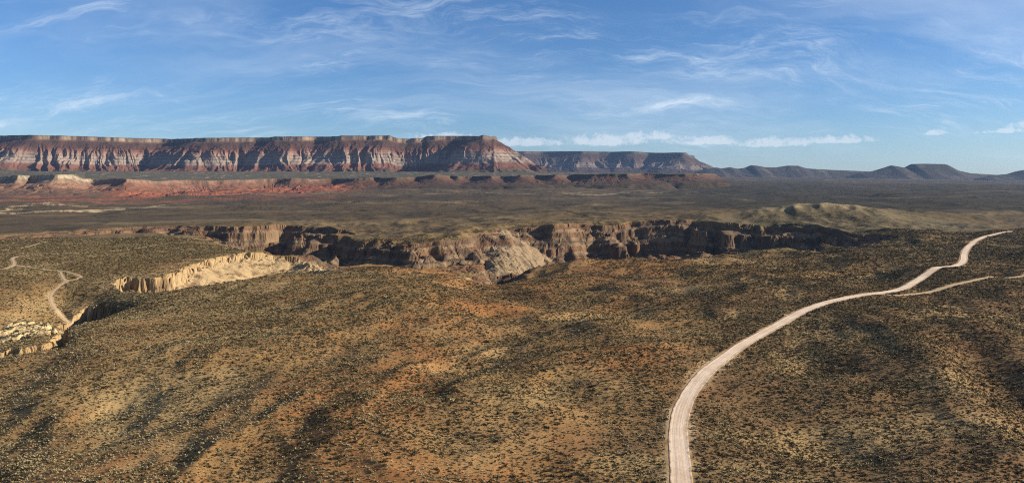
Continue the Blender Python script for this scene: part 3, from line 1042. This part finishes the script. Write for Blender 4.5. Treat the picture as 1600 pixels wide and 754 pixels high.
B_PROF = (np.array([-3000, -8, 0, 9, 14, 50, 130, 260, 420, 800]), np.array([0.0, 0.0, .02, .22, .25, .46, .72, .93, 1.06, 1.3]))


def bench_top(x, y):
    p = x / y * F + 800
    yy = np.interp(p, [-330, 0, 120, 135, 200, 330, 420, 520, 640, 760, 900, 1000, 1100], [275, 275.5, 274, 279, 280, 281, 280, 277.5, 275.5, 274.5, 272.5, 271.5, 270.5])
    rr = np.interp(p, [-330, 130, 200, 400, 560, 700, 1100], [5150, 5100, 5200, 6000, 6100, 6200, 6300])
    front = CAM_Z + (280 - yy) / F * rr
    back = CAM_Z + (280 - np.interp(p, [-330, 0, 800, 1100], [268, 268, 269, 272])) / F * 9000
    return front + (back - front) * smooth(y, rr, 9000) + fbm(x, y, 240, 4, 0.5, 201) * 5 + fbm(x, y, 520, 2, 0.5, 203) * 14 * (1 - smooth(y, rr, 8000))


cols = np.linspace(tan_of(-140), tan_of(1140), 860)
X, Y = adaptive_rows(cols, 4300, 9300, BENCH_RIM, 480, 230, 60, 0.12)
low = CAM_Z + (280 - np.interp(X / Y * F + 800, [-330, 130, 300, 520, 700, 900, 1100], [303, 302, 312, 296, 290.5, 289, 284])) / F * np.interp(X / Y * F + 800, [-330, 130, 400, 700, 1100], [4950, 4950, 5300, 6000, 6200])
bt = bench_top(X.ravel(), Y.ravel()).reshape(X.shape)
Z, s, o2, fr = mesa_surface(X, Y, BENCH_RIM, lambda x, y: np.zeros_like(x), 1.0, B_PROF, lambda o: (smooth(o, 20, 200) * 70 + 4, smooth(o, 8, 120) * 30 + 3), 95, 210, 38, 240)
frac = fr
Z = bt - np.maximum(bt - low, 30) * np.interp(frac, [0, 1.3], [0, 1.3])
p = X / Y * F + 800
# hummocky red badlands spread in front of the bluffs on the left
bad = smooth(-s, 60, 200) * smooth(p, 130, 220) * (1 - smooth(p, 520, 600))
hum = ridged(X.ravel() + 90 * fbm(X.ravel(), Y.ravel(), 260, 2, 0.5, 232), Y.ravel() * 0.7, 210, 4, 0.5, 231).reshape(X.shape)
Z = Z + bad * (hum - 0.45) * 26
Zg = ground(X, Y)[0]
# beyond the foot of the slope the bluffs dive under the plain, the badlands a little later
dive = smooth(-s, 330, 520) * (1 - bad) + smooth(-s, 800, 1150) * bad
spread = smooth(-s, 200, 420) * bad
Z = Z * (1 - spread) + (Zg + 4 + (hum - 0.50) * 34) * spread
Z = Z * (1 - dive) + (Zg - 30) * dive
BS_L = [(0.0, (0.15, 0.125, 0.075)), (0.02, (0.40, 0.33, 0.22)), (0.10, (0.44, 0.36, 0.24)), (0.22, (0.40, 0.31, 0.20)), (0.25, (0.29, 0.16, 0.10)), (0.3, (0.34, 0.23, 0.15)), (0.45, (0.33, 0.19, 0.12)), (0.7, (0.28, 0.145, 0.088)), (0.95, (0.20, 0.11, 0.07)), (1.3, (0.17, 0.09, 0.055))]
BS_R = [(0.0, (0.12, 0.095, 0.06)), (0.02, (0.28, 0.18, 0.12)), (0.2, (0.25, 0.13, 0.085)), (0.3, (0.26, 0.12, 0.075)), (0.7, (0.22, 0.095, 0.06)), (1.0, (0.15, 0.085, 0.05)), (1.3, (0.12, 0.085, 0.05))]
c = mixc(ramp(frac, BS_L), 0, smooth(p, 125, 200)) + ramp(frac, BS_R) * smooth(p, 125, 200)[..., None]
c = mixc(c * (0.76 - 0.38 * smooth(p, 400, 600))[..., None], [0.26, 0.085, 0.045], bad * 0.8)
topn = fbm(X.ravel(), Y.ravel(), 110, 4, 0.6, 241).reshape(X.shape)
tp = smooth(s, 2, 14)
c = mixc(c, mixc(np.tile([0.10, 0.085, 0.055], (*X.shape, 1)), [0.34, 0.26, 0.18], smooth(topn, 0.45, 0.85)), tp)
c = mixc(c, [0.06, 0.055, 0.035], smooth(fbm(X.ravel(), Y.ravel(), 45, 3, 0.6, 243).reshape(X.shape), 0.15 - 0.35, 0.5 - 0.2) * (0.5 + 0.25 * smooth(p, 450, 620)) * (1 - 0.6 * bad))
keep = (Z > Zg - 28) | (s > -200)
M_BLUFF = mat_land('red_bluff_rock', 0.06, 0.28, 0.06, 3.0)
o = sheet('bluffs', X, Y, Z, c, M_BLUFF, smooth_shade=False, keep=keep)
tag(o, 'low red bluffs and bench at the foot of the mesa', 'bluffs', kind='structure')


# --- distant dark hills and a flat-topped butte on the skyline
def skyline(name, label, cat, pts, Yc, depth, ncol, seed, base_py=290, amp=6.0):
    """a hill mass with the given skyline; slopes fall to both sides of the crest"""
    px = np.linspace(pts[0][0], pts[-1][0], ncol)
    py = np.interp(px, [q[0] for q in pts], [q[1] for q in pts])
    k = np.linspace(-1, 1, 46)
    X = np.zeros((46, ncol))
    Y = Yc + k[:, None] * depth + np.zeros((1, ncol))
    X = (px[None, :] - 800) / F * Yc + np.zeros((46, 1))
    crest = CAM_Z + (280 - py) / F * Yc
    base = CAM_Z + (280 - base_py) / F * Yc
    sh = np.interp(np.abs(k), [0, 0.06, 0.25, 0.6, 1.0], [1, 0.97, 0.72, 0.28, 0.0])
    xf, yf = X.ravel(), Y.ravel()
    Z = base + (crest[None, :] - base) * sh[:, None]
    Z = Z - (ridged(xf, yf * 0.4, 420, 3, 0.5, seed).reshape(X.shape)) * amp * 6 * (sh * (1 - sh) * 4)[:, None]
    Z = Z + fbm(xf, yf, 150, 3, 0.5, seed + 1).reshape(X.shape) * amp * 0.5
    n = fbm(xf, yf, 300, 4, 0.6, seed + 2).reshape(X.shape)
    c = mixc(np.tile([0.042, 0.035, 0.026], (*X.shape, 1)), [0.085, 0.068, 0.045], smooth(n, 0.2, 0.8))
    o = sheet(name, X, Y, Z, c, M_HILL)
    return tag(o, label, cat, kind='structure')


M_HILL = mat_land('far_hill_scrub', 0.03, 0.35, 0.03, 5.0)
skyline('hills', 'small far hills and knolls trailing off from the bluish mesa', 'hills',
        [(1060, 275), (1100, 264), (1118, 261.5), (1126, 263), (1138, 261), (1150, 263.5), (1162, 262), (1172, 258), (1180, 258.5), (1192, 261), (1210, 261.5), (1228, 258.5), (1244, 258.8),
         (1258, 263), (1290, 265), (1340, 267), (1400, 270), (1480, 275), (1560, 279)], 15500, 1500, 330, 301, 284)
skyline('butte', 'dark flat-topped butte with a pointed shoulder on the skyline', 'butte',
        [(1300, 284), (1340, 270), (1362, 267), (1380, 261.5), (1389, 258.3), (1397, 259.5), (1411, 262), (1418, 258), (1422, 255.9), (1440, 255.6), (1472, 256.2), (1477, 258.6), (1490, 265.5), (1512, 270.5),
         (1560, 273.5), (1640, 278), (1700, 290)], 13500, 1300, 300, 321, 290, 1.5)
skyline('hill', 'dark hill rising at the edge of the plain beyond the butte', 'hill',
        [(1500, 284), (1540, 274.5), (1570, 272), (1590, 266.5), (1610, 263), (1640, 258), (1700, 256), (1760, 262), (1850, 276), (1950, 288)], 12800, 1300, 180, 341, 290)


# ------------------------------------------------------------------ desert plants
def shrub_mesh(name, seed, n, flat, mat, leaf=0.2):
    """rounded bush of unit radius: short stems and many small leafy faces on uneven lobes"""
    rr = random.Random(seed)
    vs, fs = [], []
    lobes = [(rr.uniform(-.45, .45), rr.uniform(-.45, .45), rr.uniform(.25, .5), rr.uniform(.38, .6)) for _ in range(6)]
    for a in range(5):                                   # stems
        th = a * 1.26 + rr.uniform(-.3, .3)
        k = len(vs)
        vs += [(0.05 * math.cos(th + 1.6), 0.05 * math.sin(th + 1.6), -0.15), (-0.05 * math.cos(th + 1.6), -0.05 * math.sin(th + 1.6), -0.15),
               (0.5 * math.cos(th), 0.5 * math.sin(th), 0.55 * flat)]
        fs.append((k, k + 1, k + 2))
    for i in range(n):
        lx, ly, lz, lr = lobes[i % 6]
        th, ph = rr.uniform(0, 6.283), math.asin(rr.uniform(-0.75, 1))
        R = lr * rr.uniform(0.75, 1.08)
        c = Vector((lx + R * math.cos(th) * math.cos(ph), ly + R * math.sin(th) * math.cos(ph), max(0.02, (lz + R * math.sin(ph)) * flat)))
        d1 = Vector((rr.gauss(0, 1), rr.gauss(0, 1), rr.gauss(0, 1))).normalized()
        d2 = d1.cross(Vector((rr.gauss(0, 1), rr.gauss(0, 1), rr.gauss(0, 1)))).normalized()
        q = leaf * rr.uniform(0.7, 1.4)
        k = len(vs)
        vs += [tuple(c - d1 * q), tuple(c + d2 * q * 0.7), tuple(c + d1 * q), tuple(c - d2 * q * 0.7)]
        fs.append((k, k + 1, k + 2, k + 3))
    me = bpy.data.meshes.new(name)
    me.from_pydata(vs, [], fs)
    me.materials.append(mat)
    return me


def tuft_mesh(name, seed, n, mat):
    """bunch grass: thin blades fanning out from the root"""
    rr = random.Random(seed)
    vs, fs = [], []
    for i in range(n):
        th = rr.uniform(0, 6.283)
        lean = rr.uniform(0.15, 0.9)
        h = rr.uniform(0.55, 1.0)
        bx, by = 0.18 * math.cos(th), 0.18 * math.sin(th)
        tx, ty = lean * math.cos(th), lean * math.sin(th)
        wx, wy = -math.sin(th) * 0.13, math.cos(th) * 0.13
        k = len(vs)
        vs += [(bx - wx, by - wy, -0.1), (bx + wx, by + wy, -0.1), (tx + wx * 0.5, ty + wy * 0.5, h), (tx - wx * 0.5, ty - wy * 0.5, h)]
        fs.append((k, k + 1, k + 2, k + 3))
    me = bpy.data.meshes.new(name)
    me.from_pydata(vs, [], fs)
    me.materials.append(mat)
    return me


M_SHRUB = mat_plant('blackbrush_leaves', (0.040, 0.031, 0.014), (0.095, 0.073, 0.034))
M_SAGE = mat_plant('sage_leaves', (0.16, 0.125, 0.062), (0.33, 0.26, 0.135))
M_STRAW = mat_plant('dry_grass', (0.30, 0.225, 0.105), (0.50, 0.41, 0.235))
shrub_meshes = [shrub_mesh('shrub', 11 + i, 44, f, M_SHRUB) for i, f in enumerate((0.75, 0.9, 0.65, 0.8))]
sage_meshes = [shrub_mesh('sagebrush', 31 + i, 40, f, M_SAGE) for i, f in enumerate((0.7, 0.85))]
tuft_meshes = [tuft_mesh('grass_tuft', 51 + i, 22, M_STRAW) for i in range(2)]


def scatter(N, y0, y1, density, seed):
    """random spots with the wanted density inside the visible wedge"""
    g = np.random.default_rng(seed)
    y = np.sqrt(g.uniform(y0 * y0, y1 * y1, N))
    t = g.uniform(-0.95, 0.95, N)
    x = t * y
    keep = g.uniform(0, 1, N) < density(x, y, g)
    x, y = x[keep], y[keep]
    z, cut, rd = ground(x, y)
    ok = (rd > 1.7) & ~((cut > 3) & (x < -150) & (y < 1100) & (g.uniform(0, 1, len(x)) < 0.85)) & ((cut < 4) | (g.uniform(0, 1, len(x)) < 0.4))
    return x[ok], y[ok], z[ok] - 0.03


def dens_shrub(x, y, g):
    n = fbm(x, y, 38, 3, 0.55, 401) * 0.9 + fbm(x, y, 170, 2, 0.5, 402) * 0.7
    right = smooth(x / y, 0.1, 0.35)
    n = n + fbm(x, y, 90, 3, 0.55, 405) * 0.6
    d = 0.58 + 0.38 * n + 0.20 * right
    return np.clip(d, 0.06, 1.0) * np.interp(y, [150, 600, 1000, 1500], [1, 0.8, 0.42, 0.25])


def dens_tuft(x, y, g):
    n = fbm(x, y, 55, 3, 0.55, 411)
    return np.clip(0.45 + 0.5 * n + 0.2 * smooth(-x / y, 0.2, 0.6), 0.05, 1) * np.interp(y, [150, 500, 1000], [1, 0.7, 0.3])


A_NEAR = 0.95 * (1500 ** 2 - 170 ** 2)
shx, shy, shz = scatter(int(A_NEAR * 1.0), 170, 1500, dens_shrub, 1)
A_T = 0.95 * (900 ** 2 - 170 ** 2)
tux, tuy, tuz = scatter(int(A_T * 0.55), 170, 900, dens_tuft, 2)
g = np.random.default_rng(9)
sh_scale = np.exp(g.normal(math.log(0.46), 0.42, len(shx))).clip(0.25, 1.8) * np.interp(shy, [150, 500, 1500], [1, 1.15, 1.8])
sh_kind = g.choice(6, len(shx), p=[.18, .18, .17, .17, .15, .15])
tu_scale = np.exp(g.normal(math.log(0.44), 0.34, len(tux))).clip(0.25, 0.9)

# the 300 shrubs that show largest are objects of their own
inview = np.abs(shx / shy) < 0.69
vis = np.where(inview & (shy > 276) & (sh_kind < 4), sh_scale / shy, 0)
top = np.argsort(-vis)[:300]
first = {}
for i in top:
    k = int(sh_kind[i])
    o = bpy.data.objects.new('shrub', shrub_meshes[k])
    o.location = (shx[i], shy[i], shz[i])
    sc = float(sh_scale[i])
    o.scale = (sc, sc, sc)
    o.rotation_euler = (0, 0, float(g.uniform(0, 6.28)))
    tag(o, 'dark olive desert shrub, one of the larger ones on the near orange slope', 'shrub', 'larger dark shrubs on the open slope')
    COL.objects.link(o)
    first.setdefault(k, o)
rest = np.ones(len(shx), bool)
rest[top] = False


def point_cloud(name, x, y, z, scale, kind, meshes, label, cat):
    """one stuff object: a mesh of spots, each of which carries one plant"""
    me = bpy.data.meshes.new(name)
    me.vertices.add(len(x))
    me.vertices.foreach_set('co', np.stack([x, y, z], 1).astype(np.float32).ravel())
    a = me.attributes.new('size', 'FLOAT', 'POINT')
    a.data.foreach_set('value', scale.astype(np.float32))
    a = me.attributes.new('turn', 'FLOAT', 'POINT')
    a.data.foreach_set('value', np.random.default_rng(4).uniform(0, 6.283, len(x)).astype(np.float32))
    a = me.attributes.new('variety', 'INT', 'POINT')
    a.data.foreach_set('value', kind.astype(np.int32))
    o = bpy.data.objects.new(name, me)
    COL.objects.link(o)
    ng = bpy.data.node_groups.new(name + '_scatter', 'GeometryNodeTree')
    ng.interface.new_socket('Geometry', in_out='INPUT', socket_type='NodeSocketGeometry')
    ng.interface.new_socket('Geometry', in_out='OUTPUT', socket_type='NodeSocketGeometry')
    N, L = ng.nodes, ng.links
    gi, go = N.new('NodeGroupInput'), N.new('NodeGroupOutput')
    join = N.new('GeometryNodeJoinGeometry')
    for src in reversed(meshes):
        oi = N.new('GeometryNodeObjectInfo')
        oi.inputs['Object'].default_value = src
        oi.inputs['As Instance'].default_value = True
        oi.transform_space = 'ORIGINAL'
        L.new(oi.outputs['Geometry'], join.inputs[0])
    ip = N.new('GeometryNodeInstanceOnPoints')
    L.new(gi.outputs[0], ip.inputs['Points'])
    L.new(join.outputs[0], ip.inputs['Instance'])
    ip.inputs['Pick Instance'].default_value = True

    def attr(nm, typ):
        q = N.new('GeometryNodeInputNamedAttribute')
        q.data_type = typ
        q.inputs['Name'].default_value = nm
        return [s for s in q.outputs if s.enabled][0]
    L.new(attr('variety', 'INT'), ip.inputs['Instance Index'])
    cz = N.new('ShaderNodeCombineXYZ')
    L.new(attr('turn', 'FLOAT'), cz.inputs[2])
    L.new(cz.outputs[0], ip.inputs['Rotation'])
    L.new(attr('size', 'FLOAT'), ip.inputs['Scale'])
    L.new(ip.outputs[0], go.inputs[0])
    md = o.modifiers.new('scatter', 'NODES')
    md.node_group = ng
    return tag(o, label, cat, kind='stuff')


def source(meshlist, nm, xs, ys, zs, sc, label, cat):
    """real plants of the scene that the scatter repeats"""
    out = []
    for k, me in enumerate(meshlist):
        o = bpy.data.objects.new(nm, me)
        o.location = (xs[k], ys[k], zs[k])
        o.scale = (sc,) * 3
        COL.objects.link(o)
        tag(o, label, cat, 'single ' + cat + ' plants')
        out.append(o)
    return out


# a few sage bushes and grass tufts just inside the view
gx = np.array([-12.0, 31.0])
gz, _, _ = ground(gx, np.array([300.0, 296.0]))
sage_src = source(sage_meshes, 'sagebrush', gx, [300.0, 296.0], gz, 0.8, 'pale grey sagebrush among the dark shrubs on orange soil', 'sagebrush')
gx = np.array([-60.0, 52.0])
gz, _, _ = ground(gx, np.array([305.0, 300.0]))
tuft_src = source(tuft_meshes, 'grass_tuft', gx, [305.0, 300.0], gz, 0.5, 'straw yellow bunch grass tuft among the dark shrubs', 'grass tuft')
srcs = [first[k] for k in range(4)] + sage_src
point_cloud('shrubs', shx[rest], shy[rest], shz[rest], sh_scale[rest], sh_kind[rest], srcs,
            'countless small dark and grey desert shrubs covering the land', 'shrubs')
point_cloud('dry_grass', tux, tuy, tuz, tu_scale, g.integers(0, 2, len(tux)), tuft_src,
            'straw yellow dry grass tufts spread between the shrubs', 'grass')

# ------------------------------------------------------------------ haze
me = bpy.data.meshes.new('haze')
x0, x1, y0, y1, z0, z1 = -26000, 26000, -400, 24000, -190, 780
v = [(x, y, z) for z in (z0, z1) for y in (y0, y1) for x in (x0, x1)]
me.from_pydata(v, [], [(0, 2, 3, 1), (4, 5, 7, 6), (0, 1, 5, 4), (2, 6, 7, 3), (0, 4, 6, 2), (1, 3, 7, 5)])
hm = bpy.data.materials.new('haze_air')
hm.use_nodes = True
T = NT(hm.node_tree)
pv = T.n('ShaderNodeVolumePrincipled')
pv.inputs['Color'].default_value = (0.36, 0.58, 1.0, 1)
pv.inputs['Density'].default_value = 1.0e-5
pv.inputs['Anisotropy'].default_value = 0.2
ho = T.n('ShaderNodeOutputMaterial')
T.link(pv.outputs[0], ho.inputs['Volume'])
me.materials.append(hm)
o = bpy.data.objects.new('haze', me)
COL.objects.link(o)
tag(o, 'thin pale blue haze in the air over the plain', 'haze', kind='stuff')
